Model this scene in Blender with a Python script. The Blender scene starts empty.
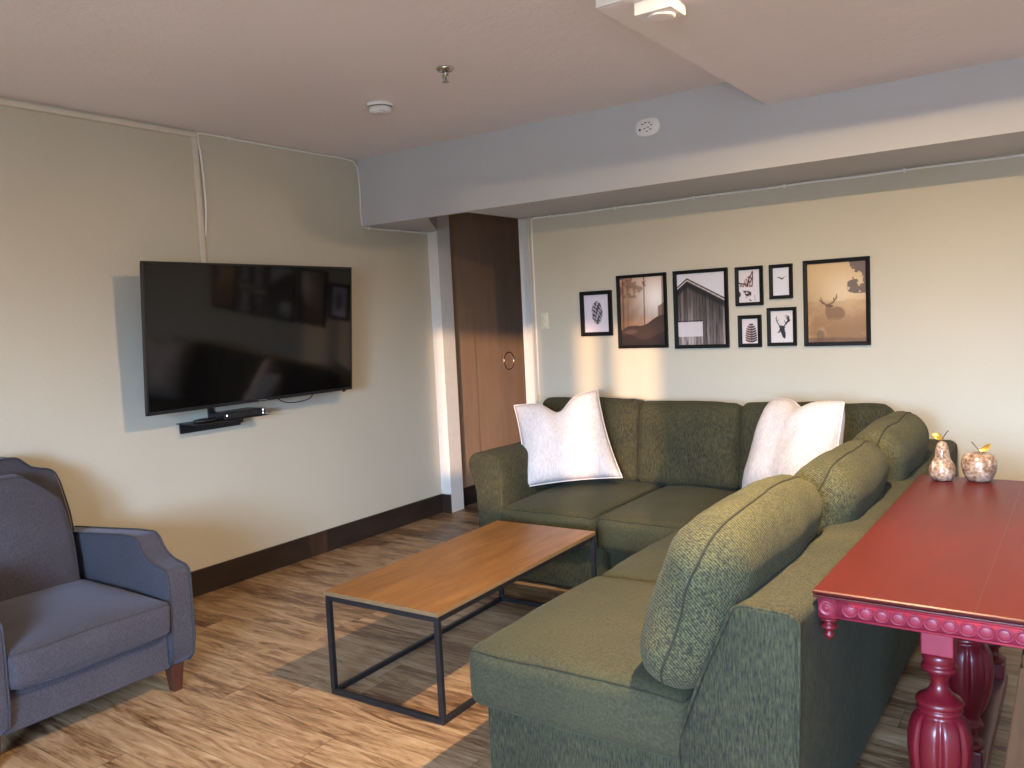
import bpy, math, random
import numpy as np
from mathutils import Vector, Matrix, noise

# ------------------------------------------------------------------ camera
sc = bpy.context.scene
COL = sc.collection
_c = np.array([512., 384.])
_a = np.array([1094., 290.]) - _c
_b = np.array([-668., 375.]) - _c
FPX = math.sqrt(-(_a @ _b))
_y = np.array([_a[0], _a[1], FPX]); _y /= np.linalg.norm(_y)
_x = -np.array([_b[0], _b[1], FPX]); _x /= np.linalg.norm(_x)
_z = np.cross(_x, _y)
Rm = np.stack([_x, _y, _z], 1)              # camera (right, down, forward) <- world
cam_data = bpy.data.cameras.new('camera')
cam = bpy.data.objects.new('camera', cam_data); COL.objects.link(cam)
cam_data.sensor_width = 36.0
cam_data.lens = FPX / 1024 * 36
cam_data.clip_start = 0.05
right, up, back = Rm[0], -Rm[1], -Rm[2]
cam.matrix_world = Matrix(((right[0], up[0], back[0], 4.205),
                           (right[1], up[1], back[1], 0.0),
                           (right[2], up[2], back[2], 1.5),
                           (0, 0, 0, 1)))
sc.camera = cam

# ------------------------------------------------------------------ light
world = bpy.data.worlds.new('world'); sc.world = world
world.use_nodes = True
bg = world.node_tree.nodes['Background']
# bright sky above the horizon, darker ground below it
_wn, _wl = world.node_tree.nodes, world.node_tree.links
_tc = _wn.new('ShaderNodeTexCoord'); _sp = _wn.new('ShaderNodeSeparateXYZ'); _rp = _wn.new('ShaderNodeValToRGB')
_ma = _wn.new('ShaderNodeMath'); _ma.operation = 'MULTIPLY_ADD'; _ma.inputs[1].default_value = 0.5; _ma.inputs[2].default_value = 0.5
_wl.new(_tc.outputs['Generated'], _sp.inputs[0]); _wl.new(_sp.outputs[2], _ma.inputs[0]); _wl.new(_ma.outputs[0], _rp.inputs[0])
_rp.color_ramp.elements[0].position = 0.485; _rp.color_ramp.elements[0].color = (0.10, 0.115, 0.13, 1)
_rp.color_ramp.elements[1].position = 0.545; _rp.color_ramp.elements[1].color = (0.44, 0.66, 1.0, 1)
_wl.new(_rp.outputs[0], bg.inputs[0])
bg.inputs[1].default_value = 92.0
# daylight enters through the window in the wall behind the camera
WX0, WX1, WZ0, WZ1, WY = 3.25, 5.25, 0.90, 2.10, -2.0
ld = bpy.data.lights.new('window_portal', 'AREA'); ld.shape = 'RECTANGLE'
ld.size = WX1 - WX0; ld.size_y = WZ1 - WZ0
ld.cycles.is_portal = True
lo = bpy.data.objects.new('window_portal', ld); COL.objects.link(lo)
lo.location = ((WX0 + WX1) / 2, WY - 0.02, (WZ0 + WZ1) / 2)
lo.rotation_euler = (math.radians(90), 0, 0)      # -Z axis points to +Y
# low evening sun through the same window
sd = bpy.data.lights.new('sun', 'SUN'); sd.energy = 3.0; sd.color = (1.0, 0.60, 0.32); sd.angle = math.radians(1.0)
so = bpy.data.objects.new('sun', sd); COL.objects.link(so)
so.rotation_euler = Vector((-0.47, 1.0, -0.091)).to_track_quat('-Z', 'Y').to_euler()
# ceiling lamp in front of the lowered ceiling, its canopy is built with the fixtures
LAMP = (3.60, 2.30, 2.52)
pd = bpy.data.lights.new('ceiling_lamp_bulb', 'AREA'); pd.shape = 'DISK'; pd.size = 0.05; pd.energy = 95.0; pd.color = (1.0, 0.715, 0.40)
po = bpy.data.objects.new('ceiling_lamp_bulb', pd); COL.objects.link(po); po.location = LAMP

sc.view_settings.view_transform = 'Standard'
sc.view_settings.look = 'None'
sc.view_settings.gamma = 1.0
sc.view_settings.use_curve_mapping = False
sc.view_settings.exposure = 0.52
sc.cycles.use_denoising = True
sc.cycles.max_bounces = 10
sc.cycles.diffuse_bounces = 6
sc.cycles.sample_clamp_indirect = 8.0

# ------------------------------------------------------------------ node materials
class NT:
    def __init__(s, name, rough=0.6, **kw):
        s.m = bpy.data.materials.new(name); s.m.use_nodes = True
        s.t = s.m.node_tree; s.n = s.t.nodes; s.l = s.t.links
        s.b = s.n['Principled BSDF']; s.b.inputs['Roughness'].default_value = rough
        for k, v in kw.items():
            s.b.inputs[k.replace('_', ' ')].default_value = v
        s.tc = s.n.new('ShaderNodeTexCoord')
    def set(s, sock, v):
        if hasattr(v, 'links') or hasattr(v, 'is_linked'): s.l.new(v, sock)
        else: sock.default_value = v
    def map(s, scale=(1, 1, 1), rot=(0, 0, 0), loc=(0, 0, 0), vec=None):
        n = s.n.new('ShaderNodeMapping')
        n.inputs['Scale'].default_value = scale; n.inputs['Rotation'].default_value = rot
        n.inputs['Location'].default_value = loc
        s.l.new(vec or s.tc.outputs['Object'], n.inputs['Vector']); return n.outputs[0]
    def noise(s, vec, scale=5, detail=4, rough=0.5, dist=0.0):
        n = s.n.new('ShaderNodeTexNoise'); s.l.new(vec, n.inputs['Vector'])
        n.inputs['Scale'].default_value = scale; n.inputs['Detail'].default_value = detail
        n.inputs['Roughness'].default_value = rough; n.inputs['Distortion'].default_value = dist
        return n.outputs['Fac']
    def ramp(s, fac, stops):
        n = s.n.new('ShaderNodeValToRGB'); s.l.new(fac, n.inputs[0])
        e = n.color_ramp.elements
        while len(e) < len(stops): e.new(0.5)
        for k, (p, c) in enumerate(stops):
            e[k].position = p; e[k].color = (*c, 1) if len(c) == 3 else c
        return n.outputs[0]
    def math(s, op, a, b=0.0):
        n = s.n.new('ShaderNodeMath'); n.operation = op
        s.set(n.inputs[0], a); s.set(n.inputs[1], b); return n.outputs[0]
    def mix(s, fac, a, b, mode='MIX'):
        n = s.n.new('ShaderNodeMix'); n.data_type = 'RGBA'; n.blend_type = mode
        s.set(n.inputs[0], fac); s.set(n.inputs[6], a if not isinstance(a, tuple) else (*a[:3], 1))
        s.set(n.inputs[7], b if not isinstance(b, tuple) else (*b[:3], 1)); return n.outputs[2]
    def bump(s, h, strength=0.3, dist=0.01):
        n = s.n.new('ShaderNodeBump'); n.inputs['Strength'].default_value = strength
        n.inputs['Distance'].default_value = dist; s.l.new(h, n.inputs['Height'])
        s.l.new(n.outputs[0], s.b.inputs['Normal'])
    def col(s, v): s.set(s.b.inputs['Base Color'], v if not isinstance(v, tuple) else (*v[:3], 1))

def plain(name, c, rough=0.5, var=0.12, scale=20, bump=0.0, **kw):
    t = NT(name, rough, **kw)
    f = t.noise(t.tc.outputs['Object'], scale, 3)
    t.col(t.ramp(f, [(0.3, tuple(x * (1 - var) for x in c)), (0.7, tuple(min(1, x * (1 + var)) for x in c))]))
    if bump: t.bump(f, bump, 0.003)
    return t.m

def painted(name, c, orange=0.25):
    t = NT(name, 0.72)
    v = t.tc.outputs['Object']
    big = t.noise(v, 1.3, 3)
    t.col(t.ramp(big, [(0.25, tuple(x * 0.965 for x in c)), (0.75, tuple(min(1, x * 1.03) for x in c))]))
    f = t.noise(v, 70, 3, 0.6); g = t.noise(v, 14, 3, 0.6)
    t.bump(t.math('ADD', f, t.math('MULTIPLY', g, 1.6)), orange, 0.004)
    return t.m

M = {}
M['wall'] = painted('wall paint', (0.56, 0.513, 0.41))
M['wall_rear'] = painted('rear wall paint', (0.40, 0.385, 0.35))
M['ceiling'] = painted('ceiling paint', (0.86, 0.805, 0.80), 0.5)
M['beam'] = painted('beam paint tinted by cool light', (0.52, 0.525, 0.54))  # bluish shade on the beam is put into its colour
M['white_trim'] = plain('white trim paint', (0.72, 0.71, 0.69), 0.45, 0.03)
M['white_plastic'] = plain('white plastic', (0.80, 0.80, 0.80), 0.35, 0.02)
M['ivory_plastic'] = plain('ivory plastic', (0.72, 0.66, 0.50), 0.4, 0.02)
M['cable'] = plain('white cable', (0.86, 0.84, 0.80), 0.4, 0.03)
M['raceway'] = plain('beige raceway', (0.66, 0.60, 0.50), 0.5, 0.03)
M['black_metal'] = plain('black metal', (0.012, 0.012, 0.013), 0.42, 0.2, 30)
M['black_plastic'] = plain('black plastic', (0.012, 0.012, 0.014), 0.3, 0.2, 30)
M['frame'] = plain('black frame wood', (0.006, 0.0055, 0.0055), 0.55, 0.2, 30, Specular_IOR_Level=0.2)
M['chrome'] = plain('chrome', (0.55, 0.53, 0.50), 0.25, 0.05, 30, Metallic=1.0)
M['dark_slot'] = plain('dark slot', (0.03, 0.03, 0.03), 0.6)

def wood(name, c1, c2, axis_scale, rough=0.4, bump=0.08, scale=3.0, coat=0.0):
    t = NT(name, rough, Coat_Weight=coat, Coat_Roughness=0.25)
    v = t.map(axis_scale)
    f = t.noise(v, scale, 6, 0.6, 0.6); g = t.noise(v, scale * 6, 4, 0.7, 0.2)
    h = t.math('ADD', t.math('MULTIPLY', f, 0.7), t.math('MULTIPLY', g, 0.3))
    t.col(t.ramp(h, [(0.32, c2), (0.5, tuple((a + b) / 2 for a, b in zip(c1, c2))), (0.66, c1)]))
    t.bump(h, bump, 0.003)
    return t.m
M['oak'] = wood('honey oak veneer', (0.27, 0.125, 0.034), (0.135, 0.056, 0.015), (7, 1, 7), 0.38, 0.03)
M['oak_edge'] = wood('pale oak edge', (0.24, 0.145, 0.065), (0.16, 0.09, 0.04), (1, 1, 20), 0.5, 0.03)
M['brown_wood'] = wood('brown stained panel', (0.36, 0.245, 0.17), (0.28, 0.185, 0.125), (6, 6, 1), 0.38, 0.15, 2.0)
M['walnut'] = wood('dark walnut leg', (0.085, 0.028, 0.018), (0.05, 0.016, 0.010), (8, 8, 1), 0.35)
M['chair_wood'] = wood('brown chair wood', (0.11, 0.05, 0.022), (0.06, 0.026, 0.012), (8, 8, 1), 0.7)
M['chair_wood'].node_tree.nodes['Principled BSDF'].inputs['Specular IOR Level'].default_value = 0.15

def baseboard_mat():
    t = NT('dark stained baseboard', 0.38)
    v = t.map((1.3, 1.3, 4)); f = t.noise(v, 2.2, 5, 0.6)
    w = t.noise(t.map((2.2, 2.2, .35), loc=(.4, .2, 0)), 1.7, 2)
    c = t.ramp(f, [(0.3, (0.018, 0.012, 0.010)), (0.7, (0.040, 0.026, 0.020))])
    m = t.ramp(w, [(0.62, (0, 0, 0)), (0.70, (1, 1, 1))])
    t.col(t.mix(m, c, (0.10, 0.052, 0.028)))
    return t.m
M['baseboard'] = baseboard_mat()

def floor_mat():
    t = NT('wood plank floor', 0.36)
    sep = t.n.new('ShaderNodeSeparateXYZ'); t.l.new(t.tc.outputs['Object'], sep.inputs[0])
    W, L = 0.152, 1.22
    yr = t.math('DIVIDE', sep.outputs[1], W)
    row = t.math('FLOOR', yr)
    wn = t.n.new('ShaderNodeTexWhiteNoise'); wn.noise_dimensions = '1D'; t.l.new(row, wn.inputs['W'])
    xr = t.math('ADD', t.math('DIVIDE', sep.outputs[0], L), t.math('MULTIPLY', wn.outputs[0], 3.7))
    colm = t.math('FLOOR', xr)
    cmb = t.n.new('ShaderNodeCombineXYZ'); t.l.new(row, cmb.inputs[0]); t.l.new(colm, cmb.inputs[1])
    w2 = t.n.new('ShaderNodeTexWhiteNoise'); w2.noise_dimensions = '3D'; t.l.new(cmb.outputs[0], w2.inputs['Vector'])
    rnd = w2.outputs['Value']
    # grain coordinates, shifted for each plank
    cmb2 = t.n.new('ShaderNodeCombineXYZ')
    t.l.new(t.math('ADD', sep.outputs[0], t.math('MULTIPLY', rnd, 37.0)), cmb2.inputs[0])
    t.l.new(sep.outputs[1], cmb2.inputs[1]); t.l.new(t.math('MULTIPLY', rnd, 11.0), cmb2.inputs[2])
    g = t.noise(t.map((1.1, 8.5, 1), vec=cmb2.outputs[0]), 2.1, 9, 0.68, 1.2)
    fine = t.noise(t.map((7, 60, 1), vec=cmb2.outputs[0]), 1.5, 5, 0.75)
    h = t.math('ADD', t.math('MULTIPLY', g, 0.74), t.math('MULTIPLY', fine, 0.26))
    h = t.math('ADD', h, t.math('MULTIPLY', t.math('SUBTRACT', rnd, 0.5), 0.12))
    c = t.ramp(h, [(0.35, (0.060, 0.027, 0.012)), (0.43, (0.17, 0.089, 0.044)), (0.50, (0.31, 0.190, 0.098)),
                   (0.59, (0.42, 0.280, 0.160)), (0.70, (0.52, 0.39, 0.255))])
    fy = t.math('FRACT', yr); fx = t.math('FRACT', xr)
    ey = t.math('MINIMUM', fy, t.math('SUBTRACT', 1.0, fy)); ex = t.math('MINIMUM', fx, t.math('SUBTRACT', 1.0, fx))
    seam = t.math('MAXIMUM', t.math('LESS_THAN', ey, 0.009), t.math('LESS_THAN', ex, 0.0014))
    t.col(t.mix(t.math('MULTIPLY', seam, 0.75), c, (0.10, 0.06, 0.035)))
    t.bump(t.math('SUBTRACT', t.math('MULTIPLY', h, 0.4), seam), 0.12, 0.003)
    t.set(t.b.inputs['Roughness'], t.math('ADD', 0.30, t.math('MULTIPLY', g, 0.18)))
    return t.m
M['floor'] = floor_mat()

def fabric(name, light, dark, stretch=(140, 140, 30), bump=0.5, sheen=0.4, sheen_tint=(0.6, 0.65, 0.5), diag=False, contrast=(0.36, 0.64), bscale=1.0):
    t = NT(name, 0.9)
    t.b.inputs['Sheen Weight'].default_value = sheen
    t.b.inputs['Sheen Roughness'].default_value = 0.45
    t.b.inputs['Sheen Tint'].default_value = (*sheen_tint, 1)
    v = t.map(stretch)
    f = t.noise(v, 1.0, 4, 0.65)
    big = t.noise(t.tc.outputs['Object'], 5, 3)
    h = t.math('ADD', t.math('MULTIPLY', f, 0.8), t.math('MULTIPLY', big, 0.2))
    if diag:
        w = t.n.new('ShaderNodeTexWave'); w.wave_type = 'BANDS'; w.bands_direction = 'DIAGONAL'
        t.l.new(t.map((1, 1, 1)), w.inputs[0]); w.inputs['Scale'].default_value = 55
        w.inputs['Distortion'].default_value = 3.0; w.inputs['Detail Scale'].default_value = 6.0
        h = t.math('ADD', t.math('MULTIPLY', h, 0.86), t.math('MULTIPLY', w.outputs['Fac'], 0.14))
    t.col(t.ramp(h, [(contrast[0], dark), (contrast[1], light)]))
    t.bump(h, bump, 0.004 * bscale)
    return t.m
GL, GD = (0.060, 0.055, 0.021), (0.011, 0.012, 0.005)
M['green_z'] = fabric('olive chenille upright', GL, GD, (200, 200, 34), 0.7, sheen=.04, contrast=(.40, .62))
M['green_x'] = fabric('olive chenille seat', (0.056, 0.052, 0.019), (0.023, 0.022, 0.009), (130, 130, 130), 0.4, sheen=.06)
M['green_back'] = fabric('olive chenille cushion', (0.110, 0.103, 0.040), (0.012, 0.013, 0.006), (110, 240, 110), 0.9, sheen=.05, contrast=(.40, .62), diag=True)
M['green_welt'] = fabric('olive welt', (0.030, 0.030, 0.012), (0.016, 0.016, 0.007), (80, 80, 80), 0.3, 0.02)
M['cream'] = fabric('cream woven cotton', (0.72, 0.66, 0.65), (0.55, 0.50, 0.49), (110, 110, 14), 0.6, 0.05, (1, 1, 1))
M['charcoal'] = fabric('charcoal linen', (0.066, 0.057, 0.070), (0.028, 0.025, 0.033), (260, 260, 90), 0.25, 0.25, (0.55, 0.6, 0.8), bscale=0.5)
M['charcoal_welt'] = fabric('charcoal welt', (0.045, 0.041, 0.052), (0.026, 0.025, 0.03), (260, 260, 90), 0.2, 0.1)

def red_paint(name, c, rough, coat):
    t = NT(name, rough, Coat_Weight=coat, Coat_Roughness=0.22, Specular_IOR_Level=0.32)
    v = t.map((5, 1.2, 5)); f = t.noise(v, 2.5, 5, 0.6)
    t.col(t.ramp(f, [(0.3, tuple(x * 0.85 for x in c)), (0.7, tuple(x * 1.12 for x in c))]))
    t.bump(f, 0.03, 0.003)
    return t.m
M['red_top'] = red_paint('red painted top', (0.078, 0.0060, 0.004), 0.38, 0.04)
M['red_leg'] = red_paint('crimson painted legs', (0.125, 0.006, 0.012), 0.34, 0.3)

M['red_apron'] = red_paint('red apron with bluish reflection painted in', (0.23, 0.019, 0.036), 0.45, 0.1)  # bluish light reflecting off apron and blocks is painted into this pink

def stone():
    t = NT('mottled mother of pearl', 0.28, Coat_Weight=0.5)
    vo = t.n.new('ShaderNodeTexVoronoi'); t.l.new(t.map((1, 1, 1)), vo.inputs[0]); vo.inputs['Scale'].default_value = 75
    f = t.noise(t.tc.outputs['Object'], 26, 5, 0.7)
    mixf = t.math('ADD', t.math('MULTIPLY', vo.outputs['Distance'], 0.35), f)
    t.col(t.ramp(mixf, [(0.46, (0.09, 0.042, 0.020)), (0.62, (0.22, 0.135, 0.085)), (0.76, (0.36, 0.26, 0.19)), (0.92, (0.62, 0.53, 0.45))]))
    return t.m
M['stone'] = stone()
M['gold'] = plain('gold leaf metal', (0.80, 0.52, 0.10), 0.35, 0.1, 40, Metallic=0.8)
M['bronze'] = plain('bronze stem', (0.20, 0.13, 0.07), 0.4, 0.1, 40, Metallic=0.7)
def screen():
    t = NT('tv glass', 0.07, Specular_IOR_Level=0.34)
    f = t.noise(t.tc.outputs['Object'], 3, 2)
    t.col(t.ramp(f, [(0.3, (0.0035, 0.0032, 0.0032)), (0.7, (0.0045, 0.004, 0.004))]))
    return t.m
M['screen'] = screen()
def emit(name, c, s):
    t = NT(name, 0.4); t.col(c)
    t.b.inputs['Emission Color'].default_value = (*c, 1); t.b.inputs['Emission Strength'].default_value = s
    return t.m
M['led'] = emit('lit indicator', (0.55, 0.65, 1.0), 4.0)
def print_mat():
    t = NT('printed paper', 0.45)
    a = t.n.new('ShaderNodeAttribute'); a.attribute_name = 'Col'
    t.l.new(a.outputs['Color'], t.b.inputs['Base Color']); return t.m
M['print'] = print_mat()

# ------------------------------------------------------------------ object helpers
def base_of(parent):
    p = parent; v = Vector((0, 0, 0))
    while p is not None:
        v += p.location; p = p.parent
    return v
def obj(name, verts, faces, mat, parent=None, smooth=True, loc=None, bevel=0.0, sub=0):
    """verts are in world metres; the mesh origin goes to the thing's base"""
    o0 = base_of(parent) if parent else Vector(loc or (0, 0, 0))
    me = bpy.data.meshes.new(name)
    me.from_pydata([tuple(Vector(v) - o0) for v in verts], [], faces)
    me.validate(); me.update()
    import bmesh
    bm = bmesh.new(); bm.from_mesh(me); bmesh.ops.recalc_face_normals(bm, faces=bm.faces); bm.to_mesh(me); bm.free()
    for p in me.polygons: p.use_smooth = smooth
    me.materials.append(mat)
    o = bpy.data.objects.new(name, me); COL.objects.link(o)
    if parent: o.parent = parent
    else: o.location = o0
    if bevel:
        b = o.modifiers.new('bevel', 'BEVEL'); b.width = bevel; b.segments = 2; b.limit_method = 'ANGLE'; b.angle_limit = math.radians(40)
        b.harden_normals = False
    if sub:
        s = o.modifiers.new('sub', 'SUBSURF'); s.levels = sub; s.render_levels = sub
    return o
def thing(name, label, cat, loc, group=None):
    o = bpy.data.objects.new(name, None); COL.objects.link(o); o.location = loc
    o.empty_display_size = 0.1
    o['label'] = label; o['category'] = cat
    if group: o['group'] = group
    return o
def tag(o, label, cat, group=None):
    o['label'] = label; o['category'] = cat
    if group: o['group'] = group
    return o
def struct(o): o['kind'] = 'structure'; return o

class G:
    """collects shapes for ONE mesh"""
    def __init__(s): s.v = []; s.f = []
    def add(s, v, f):
        n = len(s.v); s.v += [tuple(p) for p in v]; s.f += [tuple(i + n for i in q) for q in f]; return s
    def box(s, x0, x1, y0, y1, z0, z1):
        v = [(x0, y0, z0), (x1, y0, z0), (x1, y1, z0), (x0, y1, z0), (x0, y0, z1), (x1, y0, z1), (x1, y1, z1), (x0, y1, z1)]
        return s.add(v, [(0, 3, 2, 1), (4, 5, 6, 7), (0, 1, 5, 4), (1, 2, 6, 5), (2, 3, 7, 6), (3, 0, 4, 7)])
    def prism(s, poly, axis, a, b, sub=1):
        """poly of 2-D points extruded along axis (0,1,2) from a to b"""
        def P(p, h):
            if axis == 0: return (h, p[0], p[1])
            if axis == 1: return (p[0], h, p[1])
            return (p[0], p[1], h)
        n = len(poly); v = []; f = []
        for k in range(sub + 1):
            h = a + (b - a) * k / sub
            v += [P(p, h) for p in poly]
        for k in range(sub):
            for i in range(n):
                j = (i + 1) % n
                f.append((k * n + i, k * n + j, (k + 1) * n + j, (k + 1) * n + i))
        f.append(tuple(range(n))); f.append(tuple(reversed([sub * n + i for i in range(n)])))
        return s.add(v, f)
    def tube(s, pts, r, seg=8, closed=False, cap=True):
        pts = [Vector(p) for p in pts]; n = len(pts); v = []; f = []
        rr = r if isinstance(r, (list, tuple)) else [r] * n
        up0 = None
        for i, p in enumerate(pts):
            if closed: d = pts[(i + 1) % n] - pts[i - 1]
            else: d = pts[min(i + 1, n - 1)] - pts[max(i - 1, 0)]
            d.normalize()
            if up0 is None:
                up0 = Vector((0, 0, 1)) if abs(d.z) < 0.9 else Vector((1, 0, 0))
            u = (up0 - d * up0.dot(d))
            if u.length < 1e-5: u = d.orthogonal()
            u.normalize(); up0 = u; w = d.cross(u)
            for k in range(seg):
                a = 2 * math.pi * k / seg
                v.append(p + (u * math.cos(a) + w * math.sin(a)) * rr[i])
        m = n if closed else n - 1
        for i in range(m):
            for k in range(seg):
                a, b = i * seg + k, i * seg + (k + 1) % seg
                c, d = ((i + 1) % n) * seg + (k + 1) % seg, ((i + 1) % n) * seg + k
                f.append((a, b, c, d))
        if cap and not closed:
            f.append(tuple(range(seg))); f.append(tuple(reversed(range((n - 1) * seg, n * seg))))
        return s.add(v, f)
    def lathe(s, prof, c, seg=32, axis='z', mod=None):
        """prof: [(r, h)], revolved about the axis through c"""
        v = []; f = []
        for (r, h) in prof:
            for k in range(seg):
                a = 2 * math.pi * k / seg
                q = r * (mod(a, h) if mod else 1)
                x, y = q * math.cos(a), q * math.sin(a)
                if axis == 'z': v.append((c[0] + x, c[1] + y, c[2] + h))
                elif axis == 'y': v.append((c[0] + x, c[1] + h, c[2] + y))
                else: v.append((c[0] + h, c[1] + x, c[2] + y))
        n = len(prof)
        for i in range(n - 1):
            for k in range(seg):
                j = (k + 1) % seg
                f.append((i * seg + k, i * seg + j, (i + 1) * seg + j, (i + 1) * seg + k))
        f.append(tuple(reversed(range(seg)))); f.append(tuple(range((n - 1) * seg, n * seg)))
        return s.add(v, f)
    def build(s, name, mat, parent=None, **kw): return obj(name, s.v, s.f, mat, parent, **kw)

def nz(p, sc_=6.0): return noise.noise(Vector(p) * sc_)

# rounded, crowned cushion -------------------------------------------------
def cushion_map(h, r, bul, wob=0.0, seed=0.0):
    def f(p):
        c = [max(-(h[i] - r), min(h[i] - r, p[i])) for i in range(3)]
        d = Vector([p[i] - c[i] for i in range(3)])
        o = Vector(c) + (d.normalized() * r if d.length > 1e-9 else Vector((0, 0, 0)))
        u = [o[i] / h[i] for i in range(3)]
        q = [max(0.0, 1 - u[i] ** 2) for i in range(3)]
        o.x += u[0] * bul[0] * q[1] * q[2]
        o.y += u[1] * bul[1] * q[0] * q[2]
        o.z += u[2] * bul[2] * (q[0] ** 0.7) * (q[1] ** 0.7)
        if wob:
            w = noise.noise_vector(Vector((o.x * 5 + seed, o.y * 5, o.z * 5 + seed * 2)))
            w2 = noise.noise_vector(Vector((o.x * 14 + seed, o.y * 14 - seed, o.z * 14)))
            o += w * wob + w2 * wob * 0.35
        return o
    return f
def axis_steps(h, r, k):
    e = [-h, -h + r * .12, -h + r * .3, -h + r * .55, -h + r * .8, -h + r]
    m = [-(h - r) + 2 * (h - r) * i / k for i in range(1, k)]
    return e + m + [-x for x in reversed(e)]
def cushion(h, r, bul, warp, wob=0.004, seed=0.0, k=14):
    F = cushion_map(h, r, bul, wob, seed)
    st = [axis_steps(h[i], r, k if h[i] > 0.15 else max(3, k // 4)) for i in range(3)]
    idx = {}; v = []; f = []
    def P(p):
        key = tuple(round(a, 5) for a in p)
        if key not in idx:
            idx[key] = len(v); v.append(warp(F(p)))
        return idx[key]
    for ax in range(3):
        a, b = (ax + 1) % 3, (ax + 2) % 3
        for sg in (-1, 1):
            for i in range(len(st[a]) - 1):
                for j in range(len(st[b]) - 1):
                    q = []
                    for (ii, jj) in ((i, j), (i + 1, j), (i + 1, j + 1), (i, j + 1)):
                        p = [0, 0, 0]; p[ax] = sg * h[ax]; p[a] = st[a][ii]; p[b] = st[b][jj]
                        q.append(P(tuple(p)))
                    if sg < 0: q.reverse()
                    f.append(tuple(q))
    return v, f, F
def welt_loop(h, r, F, warp, axis, side, n=22):
    a, b = (axis + 1) % 3, (axis + 2) % 3
    pts = []
    A = axis_steps(h[a], r, n); B = axis_steps(h[b], r, n)
    for t in A: pts.append((t, -h[b]))
    for t in B[1:]: pts.append((h[a], t))
    for t in list(reversed(A))[1:]: pts.append((t, h[b]))
    for t in list(reversed(B))[1:-1]: pts.append((-h[a], t))
    out = []
    for (s, t) in pts:
        p = [0, 0, 0]; p[axis] = side * h[axis]; p[a] = s; p[b] = t
        out.append(warp(F(tuple(p))))
    o = [out[0]]
    for q in out[1:]:
        if (q - o[-1]).length > 0.004: o.append(q)
    return o
def make_cushion(name, parent, center, h, r, bul, mat, welts=(), lean=0.0, lean_axis='X', spin=0.0, wob=0.004, seed=0.0, wr=0.0045, wmat='green_welt', extra=None, k=14):
    Rl = Matrix.Rotation(spin, 3, 'Z') @ Matrix.Rotation(lean, 3, lean_axis)
    C0 = Vector(center)
    def warp(p):
        if extra: p = extra(p)
        return Rl @ p + C0
    v, f, F = cushion(h, r, bul, warp, wob, seed, k)
    o = obj(name, v, f, M[mat], parent)
    for (ax, sd) in welts:
        g = G(); g.tube(welt_loop(h, r, F, warp, ax, sd), wr, 6, closed=True)
        g.build('piping', M[wmat], o)
    return o

# ------------------------------------------------------------------ room shell
H, BEAM_Z, BEAM_Y, BACK_Y, SOFFIT_Z = 2.65, 2.19, 4.23, 4.87, 2.50
XR, YR, YH = 5.9, -2.0, 7.0
struct(G().box(-0.2, XR + .1, YR - .15, YH, -0.1, 0).build('floor', M['floor'], smooth=False))
g = G(); g.box(-0.2, XR + .1, YR - .15, YH, H, H + .1)
g.box(2.86, XR, 2.50, BEAM_Y, SOFFIT_Z, H)                # lowered part of the ceiling
struct(g.build('ceiling', M['ceiling'], smooth=False))
g = G(); g.box(-0.15, 0, YR - .15, 4.93, 0, H)
struct(g.build('wall_left', M['wall'], smooth=False))
g = G(); g.box(0.972, XR, BACK_Y, BACK_Y + .14, 0, H)
struct(g.build('wall_back', M['wall'], smooth=False))
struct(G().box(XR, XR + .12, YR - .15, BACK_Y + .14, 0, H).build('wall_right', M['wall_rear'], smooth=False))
g = G()
g.box(-0.15, WX0, YR - .15, YR, 0, H); g.box(WX1, XR + .1, YR - .15, YR, 0, H)
g.box(WX0, WX1, YR - .15, YR, 0, WZ0); g.box(WX0, WX1, YR - .15, YR, WZ1, H)
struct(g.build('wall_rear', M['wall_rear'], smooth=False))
# ceiling beam across the back with the thin header over the passage
g = G(); g.box(0.91, XR, BEAM_Y, BACK_Y, BEAM_Z, H)
g.box(0, 0.91, BEAM_Y, BEAM_Y + .04, BEAM_Z, H)
g.prism([(0, 4.27), (0.575, 4.27), (0.10, 4.93), (0, 4.93)], 2, BEAM_Z, H)
struct(g.build('trim_1', M['beam'], smooth=False))
# post at the end of the left wall
g = G(); g.box(-0.15, 0.095, 4.93, 5.085, 0, H)
struct(g.build('trim_2', M['white_trim'], smooth=False, bevel=0.003))
# jamb on the right of the passage
g = G(); g.box(0.80, 0.972, 5.0, 5.06, 0, H)
struct(g.build('trim_3', M['white_trim'], smooth=False, bevel=0.003))
g = G(); g.box(0.973, 0.988, 4.858, 4.87, 0, BEAM_Z); g.box(0.990, 0.998, 4.862, 4.87, 0, BEAM_Z)
struct(g.build('trim_4', M['wall'], smooth=False, bevel=0.002))
# hallway beyond
g = G(); g.box(-0.15, 0.03, 5.085, 5.42, 0, H); g.box(-.15, .03, 6.34, YH, 0, H); g.box(-.15, .03, 5.42, 6.34, 2.32, H)
struct(g.build('wall_hall_left', M['brown_wood'], smooth=False))
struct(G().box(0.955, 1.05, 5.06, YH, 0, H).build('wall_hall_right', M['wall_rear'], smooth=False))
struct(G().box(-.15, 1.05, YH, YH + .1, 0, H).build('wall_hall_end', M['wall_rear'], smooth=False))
d1 = struct(G().box(-.03, .022, 5.42, 6.34, 0, 2.32).build('door_1', M['brown_wood'], smooth=False))
g = G(); g.tube([(.024, 5.90 + .075 * math.cos(a * math.pi / 20), 1.13 + .075 * math.sin(a * math.pi / 20)) for a in range(40)], .0045, 8, closed=True)
g.build('door_handle', M['chrome'], d1)
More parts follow.
